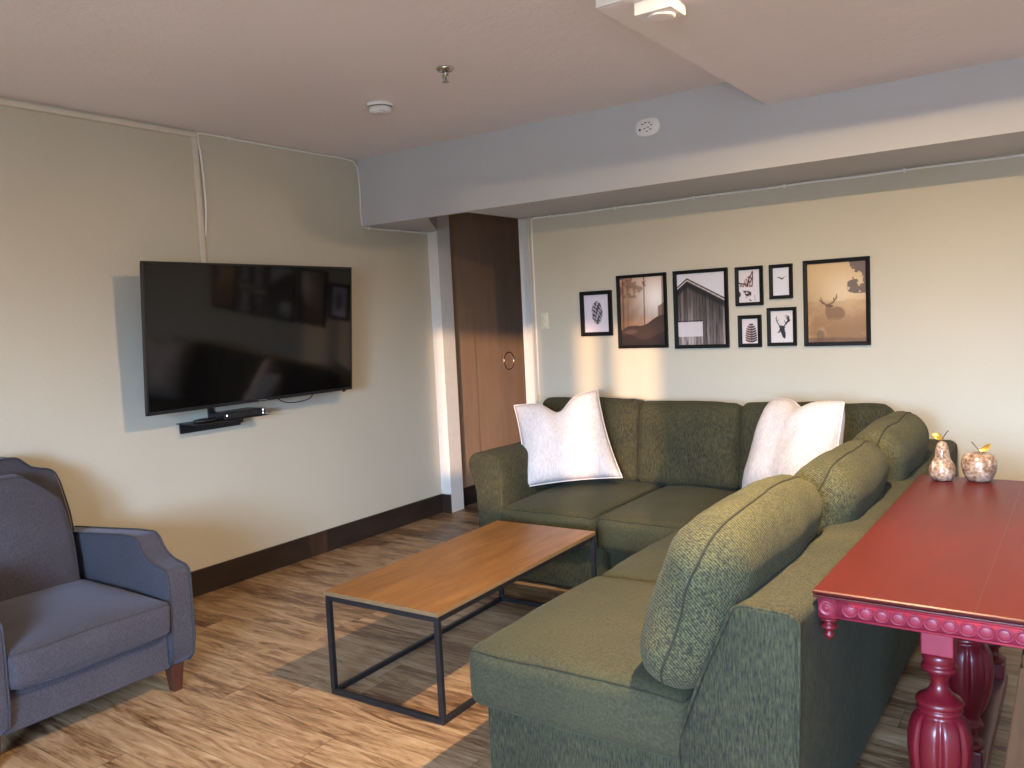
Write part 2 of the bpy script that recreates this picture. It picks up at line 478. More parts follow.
# baseboards
struct(G().box(0, .016, YR, 4.93, 0, .148).build('baseboard_left', M['baseboard'], smooth=False, bevel=.003))
struct(G().box(0.016, .097, 4.913, 4.93, 0, .148).build('baseboard_post', M['baseboard'], smooth=False, bevel=.003))
struct(G().box(.03, .046, 5.085, YH, 0, .148).build('baseboard_hall', M['baseboard'], smooth=False, bevel=.003))
struct(G().box(1.004, XR, 4.854, 4.87, 0, .148).build('baseboard_back', M['baseboard'], smooth=False, bevel=.003))
# window in the rear wall (behind the camera): frame and bars
w1 = G()
for (a, b, c, d) in ((WX0, WX0 + .05, WZ0, WZ1), (WX1 - .05, WX1, WZ0, WZ1), (WX0, WX1, WZ0, WZ0 + .05), (WX0, WX1, WZ1 - .05, WZ1), (4.26, 4.58, WZ0, WZ1), (4.76, 4.86, WZ0, WZ1)):
    w1.box(a, b, YR - .10, YR - .05, c, d)
struct(w1.build('window_1', M['white_trim'], smooth=False))

# ------------------------------------------------------------------ left wall raceway and cables
t = thing('cable_raceway', 'beige cable cover running along the top of the left wall and down to the television', 'cable cover', (0, 2.93, 2.60))
G().box(0, .026, -1.9, 2.945, 2.608, 2.634).build('horizontal_channel', M['raceway'], t, smooth=False, bevel=.003)
g = G(); g.box(0, .022, 2.912, 2.945, 1.72, 2.608); g.build('vertical_channel', M['raceway'], t, smooth=False, bevel=.004)
def clip(p, parent, ax):
    g = G(); e = [.006, .006, .006]; e[ax] = .012
    g.box(p[0] - e[0], p[0] + e[0], p[1] - e[1], p[1] + e[1], p[2] - e[2], p[2] + e[2])
    return g.build('cable_clip', M['white_plastic'], parent, bevel=.003)
def smooth_path(pts, n=8):
    out = []
    P = [Vector(p) for p in pts]; P = [P[0]] + P + [P[-1]]
    for i in range(1, len(P) - 2):
        for k in range(n):
            t_ = k / n
            out.append(0.5 * ((2 * P[i]) + (-P[i - 1] + P[i + 1]) * t_ + (2 * P[i - 1] - 5 * P[i] + 4 * P[i + 1] - P[i + 2]) * t_ ** 2 + (-P[i - 1] + 3 * P[i] - 3 * P[i + 1] + P[i + 2]) * t_ ** 3))
    out.append(P[-2]); return out
t = thing('wall_cable', 'thin white cable clipped along the left wall top and bent down around the beam end', 'cable', (0, 3.6, 2.63))
pts = [(.014, 2.955, 2.05), (.014, 2.972, 2.25), (.014, 2.965, 2.5), (.010, 2.955, 2.615), (.009, 2.99, 2.640), (.009, 3.3, 2.638), (.009, 3.75, 2.637), (.009, 4.10, 2.637), (.009, 4.195, 2.615),
       (.009, 4.218, 2.54), (.009, 4.222, 2.40), (.009, 4.220, 2.26), (.009, 4.235, 2.195), (.010, 4.30, 2.181), (.010, 4.62, 2.180), (.010, 4.88, 2.180), (.04, 4.918, 2.180), (.085, 4.920, 2.18), (0.103, 4.92, 2.183)]
G().tube(smooth_path(pts, 5), .0058, 6).build('cord', M['cable'], t)
for (p, a) in (((.010, 3.16, 2.638), 2), ((.010, 3.70, 2.637), 2), ((.010, 4.19, 2.612), 2), ((.010, 4.221, 2.30), 1), ((.012, 4.29, 2.182), 2), ((.012, 4.60, 2.181), 2), ((.012, 4.86, 2.181), 2)):
    clip(p, t, a)
t = thing('beam_cable', 'thin white cable clipped in the corner between the beam underside and back wall', 'cable', (2.5, 4.86, 2.18))
pts = [(1.006, 4.864, .95), (1.006, 4.864, 1.6), (1.006, 4.864, 2.12), (1.02, 4.862, 2.175)]
xs = [1.1 + .3 * i for i in range(16)]
pts += [(x, 4.862, 2.180 - (.004 if i % 2 else 0)) for i, x in enumerate(xs)]
G().tube(smooth_path(pts, 3), .0055, 6).build('cord', M['cable'], t)
for x in (1.16, 1.66, 2.2, 2.75, 3.38, 3.95, 4.6): clip((x, 4.862, 2.178), t, 2)

# ------------------------------------------------------------------ ceiling and wall fittings
t = thing('smoke_detector', 'round white smoke detector on the ceiling above the television', 'smoke detector', (1.137, 3.275, H))
G().lathe([(.070, 0), (.072, -.008), (.068, -.016)], (1.137, 3.275, H)).build('base', M['white_plastic'], t)
G().lathe([(.062, -.016), (.060, -.020)], (1.137, 3.275, H)).build('vent', M['dark_slot'], t)
G().lathe([(.060, -.020), (.060, -.034), (.052, -.046), (.02, -.049)], (1.137, 3.275, H)).build('cover', M['white_plastic'], t)
G().box(1.150, 1.185, 3.215, 3.245, H - .058, H - .046).build('test_button', M['white_plastic'], t, bevel=.004)
t = thing('fire_sprinkler', 'small chrome fire sprinkler head hanging from the ceiling', 'sprinkler', (1.777, 3.035, H))
G().lathe([(.040, 0), (.042, -.004), (.032, -.014), (.020, -.016)], (1.777, 3.035, H)).build('escutcheon', M['chrome'], t)
G().lathe([(.014, -.014), (.014, -.030), (.008, -.034), (.005, -.060)], (1.777, 3.035, H), 16).build('body', M['chrome'], t)
for s in (-1, 1):
    G().tube([(1.777 + s * .013, 3.035, H - .030), (1.777 + s * .015, 3.035, H - .045), (1.777 + s * .004, 3.035, H - .062)], .003, 6).build('frame_arm', M['chrome'], t)
G().lathe([(.004, -.060), (.016, -.062), (.016, -.064), (.004, -.065)], (1.777, 3.035, H), 16, mod=lambda a, h: 1 + .12 * math.cos(8 * a)).build('deflector', M['chrome'], t)

t = thing('alarm_sounder', 'white rounded alarm plate on the face of the beam', 'alarm', (2.216, BEAM_Y, 2.497))
def rrect(w, h, r, n=6, e=2.6):
    out = []
    for k in range(40):
        a = 2 * math.pi * k / 40
        c, s_ = math.cos(a), math.sin(a)
        out.append((math.copysign(abs(c) ** (2 / e), c) * w / 2, math.copysign(abs(s_) ** (2 / e), s_) * h / 2))
    return out
pl = rrect(.145, .098, .04)
G().prism([(2.216 + a, 2.497 + b) for a, b in pl], 1, BEAM_Y - .022, BEAM_Y).build('housing', M['white_plastic'], t, bevel=.006)
g = G()
for (a, b) in ((-.028, .018), (-.010, .024), (.012, .022), (.024, .008), (-.016, -.006), (.004, -.002), (.018, -.014), (-.004, -.022)):
    g.box(2.216 + a - .006, 2.216 + a + .006, BEAM_Y - .0235, BEAM_Y - .021, 2.497 + b - .0022, 2.497 + b + .0022)
g.build('sound_slots', M['dark_slot'], t, smooth=False)
G().lathe([(.006, 0), (.006, -.003), (.002, -.004)], (2.172, BEAM_Y - .021, 2.487), 12, 'y').build('indicator', M['dark_slot'], t)

t = thing('detector_box', 'small square white detector box on the lowered ceiling near its corner', 'detector', (3.04, 2.585, SOFFIT_Z))
G().box(2.975, 3.107, 2.53, 2.645, 2.458, SOFFIT_Z).build('housing', M['white_plastic'], t, smooth=False, bevel=.004)
G().lathe([(.045, 0), (.045, -.006), (.040, -.008), (.02, -.009)], (3.045, 2.59, 2.459), 28).build('lens_ring', M['ceiling'], t)
# white facing board at the near end of the lowered ceiling
struct(G().box(2.86, XR, 2.488, 2.50, SOFFIT_Z + .001, H).build('trim_5', M['white_trim'], smooth=False))

# ceiling lamp, just above the picture
t = thing('ceiling_lamp', 'ceiling lamp with a round canopy in front of the lowered ceiling', 'lamp', (LAMP[0], LAMP[1], H))
G().lathe([(.11, 0), (.11, -.015), (.04, -.03), (.022, -.035), (.022, -.075), (.018, -.08)], (LAMP[0], LAMP[1], H)).build('canopy', M['white_plastic'], t)

t = thing('light_switch', 'ivory light switch plate on the back wall beside the brown door', 'switch', (1.078, BACK_Y, 1.469))
G().box(1.046, 1.110, BACK_Y - .007, BACK_Y, 1.413, 1.526).build('plate', M['ivory_plastic'], t, bevel=.003)
for z in (1.449, 1.489):
    G().box(1.071, 1.085, BACK_Y - .016, BACK_Y - .006, z - .011, z + .011).build('toggle', M['ivory_plastic'], t, bevel=.003)

# ------------------------------------------------------------------ television
t = thing('television', 'large black flat television mounted on the left wall, screen dark', 'television', (0, 3.09, 1.48))
TY0, TY1, TZ0, TZ1 = 2.376, 3.816, 1.087, 1.875
def tvx(z): return 0.235 + (z - TZ0) / (TZ1 - TZ0) * 0.065
def tv_slab(y0, y1, z0, z1, d0, d1):
    v = []
    for z in (z0, z1):
        for y in (y0, y1):
            v += [(tvx(z) - d0, y, z), (tvx(z) - d1, y, z)]
    return v, [(0, 1, 3, 2), (4, 6, 7, 5), (0, 2, 6, 4), (1, 5, 7, 3), (0, 4, 5, 1), (2, 3, 7, 6)]
obj('back_panel', *tv_slab(TY0 + .01, TY1 - .01, TZ0 + .01, TZ1 - .01, .012, .045), M['black_plastic'], t, smooth=False, bevel=.006)
g = G(); b = .011
for a in ((TY0, TY0 + b, TZ0, TZ1), (TY1 - b, TY1, TZ0, TZ1), (TY0, TY1, TZ0, TZ0 + .018), (TY0, TY1, TZ1 - b, TZ1)):
    g.add(*tv_slab(*a, 0, .022))
g.build('bezel', M['black_plastic'], t, smooth=False, bevel=.002)
obj('screen', *tv_slab(TY0 + b, TY1 - b, TZ0 + .018, TZ1 - b, .003, .012), M['screen'], t, smooth=False)
obj('logo', *tv_slab(3.07, 3.13, TZ0 + .006, TZ0 + .011, -.0006, .001), M['chrome'], t, smooth=False)
obj('sensor', *tv_slab(3.74, 3.76, TZ0 - .010, TZ0 + .001, .004, .014), M['black_plastic'], t, smooth=False)
g = G(); g.box(0.0, .02, 2.98, 3.20, 1.33, 1.63); g.box(.02, .15, 3.06, 3.12, 1.42, 1.50); g.box(.15, .235, 2.95, 3.23, 1.40, 1.52)
g.build('wall_mount', M['black_metal'], t, smooth=False, bevel=.003)
G().tube(smooth_path([(.20, 3.22, 1.10), (.2, 3.28, 1.062), (.2, 3.38, 1.050), (.2, 3.48, 1.062), (.2, 3.52, 1.10)], 6), .0035, 6).build('power_cord', M['black_plastic'], t)

t = thing('media_shelf', 'small black wall shelf under the television', 'shelf', (0, 2.9, 0.985))
G().box(0.0, .185, 2.68, 3.18, .996, 1.001).build('shelf_board', M['black_metal'], t, smooth=False, bevel=.002)
G().box(.10, .106, 2.74, 3.05, .966, .996).build('support_rail', M['black_metal'], t, smooth=False)
G().box(0, .012, 2.70, 3.1, .94, 1.0).build('wall_bracket', M['black_metal'], t, smooth=False)
t = thing('cable_box', 'small black set-top box with lit dots on the wall shelf', 'media box', (.12, 3.04, 1.001))
G().box(.03, .183, 2.868, 3.155, 1.002, 1.041).build('casing', M['black_plastic'], t, smooth=False, bevel=.006)
for (y, z) in ((2.885, 1.026), (3.135, 1.032), (3.135, 1.014)):
    G().lathe([(.0042, 0), (.0042, .002), (.001, .0025)], (.183, y, z), 12, 'x').build('indicator_light', M['led'], t)
g = G(); g.lathe([(.002, 0), (.05, .002), (.056, .010), (.050, .017), (.03, .021), (.002, .022)], (0, 0, 0), 28)
g.v = [(.125 + x * .7, 2.782 + y * 1.35, 1.0015 + z) for x, y, z in g.v]
tag(g.build('remote_control', M['black_plastic'], loc=(.125, 2.782, 1.0015)), 'oval black remote lying on the left end of the wall shelf', 'remote')
G().box(.004, .024, 2.885, 2.915, 1.0, 1.20).build('riser', M['black_metal'], bpy.data.objects['media_shelf'], smooth=False)

# ------------------------------------------------------------------ framed prints
def s2l(c):
    c = np.clip(c, 0, 1)
    return np.where(c <= 0.04045, c / 12.92, ((c + 0.055) / 1.055) ** 2.4)
rng = np.random.default_rng(4)
def vnoise(U, V, fx, fy, seed):
    r = np.random.default_rng(seed); g = r.random((int(fy) + 3, int(fx) + 3))
    x = U * fx; y = V * fy; xi = np.floor(x).astype(int); yi = np.floor(y).astype(int)
    xf = x - xi; yf = y - yi; xf = xf * xf * (3 - 2 * xf); yf = yf * yf * (3 - 2 * yf)
    a = g[yi, xi] * (1 - xf) + g[yi, xi + 1] * xf; b = g[yi + 1, xi] * (1 - xf) + g[yi + 1, xi + 1] * xf
    return a * (1 - yf) + b * yf
def fbm(U, V, fx, fy, seed, o=4):
    s_ = 0; a = 1; t_ = 0
    for k in range(o):
        s_ = s_ + a * vnoise(U, V, fx * 2 ** k, fy * 2 ** k, seed + k); t_ += a; a *= .55
    return s_ / t_
def seg(U, V, asp, p, q, w):
    """soft mask of a stroke; V is scaled by the aspect so widths are even"""
    ax, ay, bx, by = p[0], p[1] * asp, q[0], q[1] * asp
    X = U; Y = V * asp; dx, dy = bx - ax, by - ay
    t_ = np.clip(((X - ax) * dx + (Y - ay) * dy) / (dx * dx + dy * dy + 1e-9), 0, 1)
    w0, w1 = w if isinstance(w, tuple) else (w, w)
    d = np.hypot(X - ax - t_ * dx, Y - ay - t_ * dy); ww = w0 + (w1 - w0) * t_
    return np.clip((ww - d) / .008 + .5, 0, 1)
def ell(U, V, asp, c, rx, ry, ang=0.0, soft=.06):
    X = U - c[0]; Y = (V - c[1]) * asp
    x = X * math.cos(ang) + Y * math.sin(ang); y = -X * math.sin(ang) + Y * math.cos(ang)
    return np.clip((1 - np.hypot(x / rx, y / ry)) / soft + .5, 0, 1)
def mixc(img, m, c):
    m = np.clip(m, 0, 1)[..., None]; return img * (1 - m) + np.asarray(c, float) * m
def base(U, c): return np.ones(U.shape + (3,)) * np.asarray(c, float)

def p_cone(U, V, asp):
    im = base(U, (.86, .83, .88))
    egg = ell(U, V, asp, (.52, .52), .21, .40, 0, .1)
    X = (U - .52) / .21; Y = (V - .25) * 12
    sc_ = np.sin(Y * 3.3 + 1.6 * np.abs(X) * 2) * np.cos(X * 9 + np.floor(Y / .95) * 1.5) - .35
    m = egg * (sc_ + .75 * fbm(U, V, 14, 20, 3) > -.05)
    im = mixc(im, egg * .35, (.45, .43, .48)); im = mixc(im, m * .85, (.17, .15, .19))
    return mixc(im, seg(U, V, asp, (.56, .22), (.56, .30), .012), (.35, .32, .36))
def p_forest(U, V, asp):
    d = np.hypot((U - .80) * .9, (V - .72) * 1.1)
    glow = np.exp(-(d / .42) ** 2)
    im = base(U, (.62, .46, .35)) * (0.72 + .42 * V)[..., None]
    ang = np.arctan2(V - .95, U - .85); rays = .5 + .5 * np.sin(ang * 22 + 2 * fbm(U, V, 3, 3, 9))
    im = im + (rays * .10 * np.exp(-d * 1.6))[..., None]
    im = mixc(im, glow, (1.0, .96, .94))
    for (x, w, dk) in ((.06, .014, .5), (.17, .008, .35), (.54, .013, .55), (.95, .02, .4)):
        im = mixc(im, seg(U, V, asp, (x, .25), (x + .015, 1.0), w) * dk, (.24, .15, .10))
    leaf = (fbm(U, V, 12, 14, 21) > .58) * (V > .80) * (U < .55)
    im = mixc(im, leaf * .35, (.85, .78, .70))
    top = (fbm(U, V, 9, 12, 33) > .52) * (V > .70) * (U < .6); im = mixc(im, top * .4, (.30, .20, .15))
    gr = V < (.22 + .20 * U + .03 * np.sin(U * 9)); im = mixc(im, gr * .9, (.22, .17, .16))
    gr2 = V < (.13 + .05 * np.sin(U * 7 + 1)); im = mixc(im, gr2 * .6, (.13, .10, .10))
    bush = (U > .85) & (V < .62 - .4 * (1 - U)) & (V > .3); im = mixc(im, bush * .6, (.30, .20, .14))
    lf = ell(U, V, asp, (.22, .20), .16, .05, .1, .5); im = mixc(im, lf * .4, (.50, .40, .36))
    return im
def p_barn(U, V, asp):
    im = base(U, (.86, .85, .88))
    line = np.where(U < .22, .81 + (U / .22) * .115, .925 - (U - .22) / .78 * .30)
    body = V < line - .03
    bx = U * 15; board = np.floor(bx); tone = np.random.default_rng(8).random(40)[board.astype(int)]
    st = .30 + .35 * tone + .30 * (fbm(U, V, 60, 5, 5) - .5) * 2 * .7
    low = np.clip(1.15 - V * .75, .45, 1.1)
    edge = (np.abs(bx - board - .02) < .12)
    c = np.stack([st * low * 1.04, st * low * .94, st * low * .93], -1)
    c = np.where(edge[..., None], c * .35, c)
    sh = np.clip((V - (line - .14)) / .05, 0, 1) * .6
    c = c * (1 - sh)[..., None]
    im = np.where(body[..., None], c, im)
    hz = (np.abs(V - .335) < .008) & (U < .53); im = mixc(im, hz, (.15, .11, .11))
    pan = (U < .52) & (V > .12) & (V < .325); im = mixc(im, pan * .95, (.86, .83, .85))
    pan2 = (U < .52) & (V < .12) & (fbm(U, V, 40, 6, 7) < .55); im = mixc(im, pan2 * .6, (.75, .70, .70))
    for off, th, cc in ((0.0, .012, (.16, .13, .13)), (-.018, .008, (.80, .76, .76)), (-.038, .010, (.24, .19, .18))):
        im = mixc(im, (np.abs(V - line - off) < th), cc)
    return im
def p_fox(U, V, asp):
    im = base(U, (.88, .85, .87)); br = (.42, .24, .20); dk = (.22, .12, .12)
    hatch = (fbm(U, V, 30, 18, 12) > .46)
    ear = seg(U, V, asp, (.42, .62), (.66, .90), (.17, .035)); im = mixc(im, ear * hatch, br)
    im = mixc(im, seg(U, V, asp, (.38, .56), (.64, .93), .022), dk); im = mixc(im, seg(U, V, asp, (.66, .93), (.64, .55), .024), dk)
    im = mixc(im, seg(U, V, asp, (0, .60), (.30, .56), .03), dk); im = mixc(im, seg(U, V, asp, (.10, .52), (.62, .50), .05) * hatch, br)
    im = mixc(im, ell(U, V, asp, (.40, .28), .20, .13, -.3) * hatch, dk); im = mixc(im, ell(U, V, asp, (.40, .24), .10, .05), dk)
    im = mixc(im, seg(U, V, asp, (.22, .36), (.50, .33), .02), br); im = mixc(im, ell(U, V, asp, (.02, .26), .07, .12), dk)
    im = mixc(im, seg(U, V, asp, (.70, .40), (.76, .08), .03) * hatch, (.72, .60, .58))
    im = mixc(im, seg(U, V, asp, (.34, .16), (.56, .06), .03) * hatch, br)
    return im
def p_bird(U, V, asp):
    im = base(U, (.87, .87, .90)); c = (.27, .20, .19)
    for a, b, w in (((.26, .65), (.40, .645), (.014, .026)), ((.40, .645), (.50, .60), (.026, .032)), ((.50, .60), (.62, .60), (.034, .024)), ((.56, .60), (.68, .65), (.02, .012)), ((.68, .65), (.80, .675), (.012, .005)), ((.44, .60), (.56, .575), (.012, .02))):
        im = mixc(im, seg(U, V, asp, a, b, w), c)
    return im
def p_pine(U, V, asp):
    im = base(U, (.87, .83, .84))
    for k in range(8):
        y = .12 + k * .092; hw = .34 * math.sqrt(max(.05, 1 - ((k - 1.2) / 6.2) ** 2)); cy = y
        for s_ in (-1, 1):
            m = ell(U, V, asp, (.56 + s_ * hw * .48, cy), hw * .60, .075, s_ * .35, .1) * (1 - ell(U, V, asp, (.56 + s_ * hw * .48, cy + .050), hw * .46, .040, s_ * .3, .1))
            im = mixc(im, m, (.40 if s_ < 0 else .26, .24 if s_ < 0 else .17, .20))
    im = mixc(im, seg(U, V, asp, (.56, .1), (.56, .8), .02) * .7, (.25, .16, .14))
    return im
def p_stag(U, V, asp):
    im = base(U, (.87, .84, .84)); c = (.10, .10, .13)
    S = [((.50, .44), (.58, .20), (.11, .07)), ((.46, .50), (.40, .36), (.05, .03)), ((.58, .30), (.60, .15), (.07, .03)), ((.38, .34), (.32, .32), (.03, .02)),
         ((.46, .48), (.34, .58), (.022, .020)), ((.34, .58), (.26, .70), (.02, .018)), ((.26, .70), (.27, .84), (.018, .008)), ((.27, .66), (.36, .72), (.014, .006)), ((.26, .74), (.20, .78), (.014, .005)),
         ((.56, .48), (.66, .58), (.024, .024)), ((.66, .58), (.78, .68), (.03, .045)), ((.78, .68), (.76, .84), (.05, .012)), ((.74, .72), (.62, .84), (.02, .006)), ((.80, .70), (.80, .82), (.035, .01)), ((.66, .60), (.60, .70), (.016, .006)),
         ((.78, .74), (.68, .87), (.02, .007)), ((.52, .50), (.64, .47), (.04, .015)), ((.44, .48), (.34, .50), (.03, .01)), ((.80, .66), (.86, .70), (.03, .01))]
    for a, b, w in S: im = mixc(im, seg(U, V, asp, a, b, w), c)
    return im
def p_deer(U, V, asp):
    n = fbm(U, V, 4, 7, 17); d = np.exp(-(((U - .62) / .45) ** 2 + ((V - .62) / .30) ** 2))
    top = np.array((.80, .67, .48)); bot = np.array((.62, .47, .31))
    im = bot + (top - bot) * np.clip((V - .2) * 1.6, 0, 1)[..., None]
    im = mixc(im, d * .75, (.93, .84, .70))
    im = mixc(im, (V < .50 + .04 * n) * .45 * (1 - V), (.50, .34, .18))
    im = mixc(im, np.clip((n - .5) * 4, 0, 1) * (V < .55) * .45, (.83, .68, .48))
    c = (.50, .36, .24)
    body = np.maximum(ell(U, V, asp, (.50, .36), .14, .12, -.1, .25), ell(U, V, asp, (.37, .38), .06, .15, .1, .25))
    body = np.maximum(body, seg(U, V, asp, (.36, .36), (.35, .46), (.05, .03)))
    im = mixc(im, body * .85 * np.clip((V - .24) / .08, 0, 1), c)
    for a, b, w in (((.34, .46), (.26, .51), .013), ((.26, .51), (.20, .54), (.013, .007)), ((.26, .51), (.23, .57), (.01, .006)), ((.31, .48), (.25, .50), .01),
                    ((.36, .47), (.44, .50), .013), ((.44, .50), (.50, .56), .012), ((.50, .56), (.50, .60), (.01, .006)), ((.46, .52), (.45, .56), (.01, .006)), ((.33, .46), (.42, .455), .02)):
        im = mixc(im, seg(U, V, asp, a, b, w) * .95, (.40, .28, .19))
    lf = fbm(U, V, 9, 12, 41, 4)
    m = (lf > .47) & (U > .72 + .25 * (1 - V) ) & (V > .62) | ((U > .64 + .1 * lf) & (np.hypot((U - .86) / .22, (V - .69) / .09) < 1) & (lf > .40)) | ((U > .76) & (V > .9) & (lf > .36)) | ((U > .90) & (V > .60) & (lf > .38))
    im = mixc(im, m * .88, (.38, .31, .29))
    b2 = (np.hypot((U - .22) / .09, (V - .08) / .10) + .8 * lf < 1.25); im = mixc(im, b2 * .7, (.42, .33, .24))
    b3 = (V < .04 + .03 * lf); im = mixc(im, b3 * .5, (.35, .25, .17))
    return im

frames = [  # x0, x1, ztop, zbot, painter, label, border
    (1.374, 1.611, 1.653, 1.354, p_cone, 'small black frame, grey pine cone print, leftmost of the wall pictures', .026),
    (1.653, 2.002, 1.741, 1.267, p_forest, 'black frame with a brown misty forest print and sun rays', .020),
    (2.050, 2.401, 1.742, 1.259, p_barn, 'black frame with a print of a weathered barn gable', .022),
    (2.448, 2.614, 1.737, 1.506, p_fox, 'small black frame with a sketched fox face and ear', .020),
    (2.652, 2.786, 1.736, 1.537, p_bird, 'small black frame with one tiny flying bird on white', .020),
    (2.459, 2.599, 1.450, 1.259, p_pine, 'smallest black frame with a brown cone of curved scales, below the fox', .022),
    (2.634, 2.803, 1.487, 1.263, p_stag, 'small black frame with a black antlered stag head on white', .020),
    (2.846, 3.203, 1.744, 1.258, p_deer, 'large black frame with a golden misty stag scene, rightmost picture', .022)]
for (x0, x1, z1, z0, fn, lab, bw) in frames:
    t = thing('picture_frame', lab, 'picture', ((x0 + x1) / 2, BACK_Y, (z0 + z1) / 2), 'framed prints on the back wall')
    g = G(); o_ = [(x0, z0), (x1, z0), (x1, z1), (x0, z1)]; i_ = [(x0 + bw, z0 + bw), (x1 - bw, z0 + bw), (x1 - bw, z1 - bw), (x0 + bw, z1 - bw)]
    v = []
    for (pl_, yy) in ((o_, BACK_Y - .001), (o_, BACK_Y - .022), (i_, BACK_Y - .018), (i_, BACK_Y - .004)):
        v += [(a, yy, b_) for a, b_ in pl_]
    f = []
    for r_ in range(3):
        for k in range(4): f.append((r_ * 4 + k, r_ * 4 + (k + 1) % 4, (r_ + 1) * 4 + (k + 1) % 4, (r_ + 1) * 4 + k))
    for k in range(4): f.append((12 + k, 12 + (k + 1) % 4, (k + 1) % 4, k))
    obj('frame', v, f, M['frame'], t, smooth=False, bevel=.0015)
    px0, px1, pz0, pz1 = x0 + bw - .002, x1 - bw + .002, z0 + bw - .002, z1 - bw + .002
    nx = 110 if x1 - x0 > .3 else 70; ny = int(nx * (pz1 - pz0) / (px1 - px0))
    gx, gy = np.meshgrid(np.linspace(0, 1, nx + 1), np.linspace(0, 1, ny + 1))
    vs = np.stack([px0 + gx * (px1 - px0), np.full(gx.shape, BACK_Y - .006), pz0 + gy * (pz1 - pz0)], -1).reshape(-1, 3)
    fs = [(j * (nx + 1) + i, j * (nx + 1) + i + 1, (j + 1) * (nx + 1) + i + 1, (j + 1) * (nx + 1) + i) for j in range(ny) for i in range(nx)]
    po_ = obj('print', vs.tolist(), fs, M['print'], t, smooth=False)
    im = s2l(fn(gx, gy, (pz1 - pz0) / (px1 - px0))) * .95
    ca = po_.data.color_attributes.new('Col', 'FLOAT_COLOR', 'POINT')
    ca.data.foreach_set('color', np.concatenate([im, np.ones(im.shape[:2] + (1,))], -1).astype(np.float32).ravel())

# ------------------------------------------------------------------ sectional sofa
S = thing('sectional_sofa', 'large olive green corner sofa along the back wall and towards the camera', 'sofa', (2.6, 3.7, 0))
def round_poly(pts, r=0.03, n=5):
    out = []; N = len(pts)
    for i in range(N):
        p, a, b_ = Vector(pts[i]), Vector(pts[i - 1]), Vector(pts[(i + 1) % N])
        u, w = (a - p), (b_ - p); rr = min(r, u.length * .45, w.length * .45); u.normalize(); w.normalize()
        s0, s1 = p + u * rr, p + w * rr
        for k in range(n + 1):
            t_ = k / n; out.append(tuple((1 - t_) ** 2 * s0 + 2 * t_ * (1 - t_) * p + t_ ** 2 * s1))
    return out
g = G(); g.prism(round_poly([(1.46, 3.76), (2.605, 3.76), (2.605, 2.03), (3.36, 2.03), (3.36, 4.84), (1.46, 4.84)], .03, 4), 2, .02, .275)
g.build('base', M['green_z'], S, bevel=.012)
prof = round_poly([(3.29, .03), (3.30, .36), (3.375, .56), (3.455, .735), (3.475, .750), (3.600, .748), (3.625, .73), (3.619, .5), (3.60, .03)], .018, 4)
g = G(); g.prism(prof, 1, 1.985, 4.845, 30)
g.v = [(x + .003 * nz((x, y, z), 3) * (1 if z > .3 else .2), y, z + (.010 * nz((x, y, z), 4) if z > .4 else 0)) for x, y, z in g.v]
g.build('back_frame', M['green_z'], S, bevel=.014)
g = G(); end = [Vector((x, 1.981, z)) for x, z in prof]; g.tube(end, .005, 6, closed=True)
g.build('piping', M['green_z'], S)
prof2 = round_poly([(4.62, .03), (4.62, .45), (4.66, .72), (4.68, .75), (4.80, .755), (4.845, .72), (4.845, .03)], .03, 5)
g = G(); g.prism(prof2, 0, 1.24, 3.30, 20); g.build('back_frame', M['green_z'], S, bevel=.014)
# rolled arm on the left
ap = [(1.478, .03), (1.478, .58), (1.474, .67), (1.455, .715), (1.41, .738), (1.35, .742), (1.285, .735), (1.25, .71), (1.238, .67), (1.25, .62), (1.275, .56), (1.288, .50), (1.292, .40), (1.295, .03)]
g = G(); g.prism(round_poly(ap, .02, 3), 1, 3.72, 4.80, 18)
g.v = [(x + .006 * nz((x, y, z), 4), y, z + .006 * nz((x, y + 3, z), 4)) for x, y, z in g.v]
g.build('arm', M['green_z'], S, bevel=.02)
# seat cushions
def seatc(x0, x1, y0, y1, z0=.272, z1=.455, seed=0., bz=.028, bx=.006, by=.012):
    return make_cushion('seat_cushion', S, ((x0 + x1) / 2, (y0 + y1) / 2, (z0 + z1) / 2), ((x1 - x0) / 2 - .003, (y1 - y0) / 2 - .003, (z1 - z0) / 2), .05, (bx, by, bz), 'green_x',
                        welts=((2, 1),), seed=seed, wob=.006, wr=.0035)
seatc(1.482, 2.09, 3.665, 4.62, seed=1)
seatc(2.09, 2.60, 3.665, 4.62, seed=2)
seatc(2.60, 3.34, 3.715, 4.62, seed=3)
seatc(2.565, 3.33, 2.84, 3.70, seed=4, z1=.462)
seatc(2.565, 3.33, 1.975, 2.84, seed=5, z1=.468, bz=.030)
# back cushions along the wall
for (x0, x1, zt, sd) in ((1.235, 1.935, .955, 11), (1.94, 2.565, .945, 12), (2.575, 3.36, .950, 13)):
    zb = .462
    make_cushion('back_cushion', S, ((x0 + x1) / 2, 4.585, (zb + zt) / 2), ((x1 - x0) / 2, .095, (zt - zb) / 2), .042, (.004, .035, .014), 'green_z',
                 welts=((1, -.55),), lean=-math.radians(9), seed=sd, wob=.010, wr=.0035)
# back cushions of the near wing
for (y0, y1, x, zt, sp, sd) in ((1.96, 2.84, 3.325, .945, 0, 21), (2.85, 3.60, 3.385, .945, 0, 22), (3.61, 4.38, 3.41, .965, 0, 23)):
    zb = .462
    o = make_cushion('back_cushion', S, (x, (y0 + y1) / 2, (zb + zt) / 2), (.112, (y1 - y0) / 2, (zt - zb) / 2), .105, (.026, .008, .020), 'green_back',
                     welts=((0, 0),), lean=math.radians(19), lean_axis='Y', seed=sd, wob=.010, wr=.0038,
                     extra=lambda p, hy=(y1 - y0) / 2: Vector((p.x, p.y, p.z * (1 - (.17 * max(0, -p.y / hy) ** 5 + .07 * max(0, p.y / hy) ** 5 if p.z > 0 else 0)))))

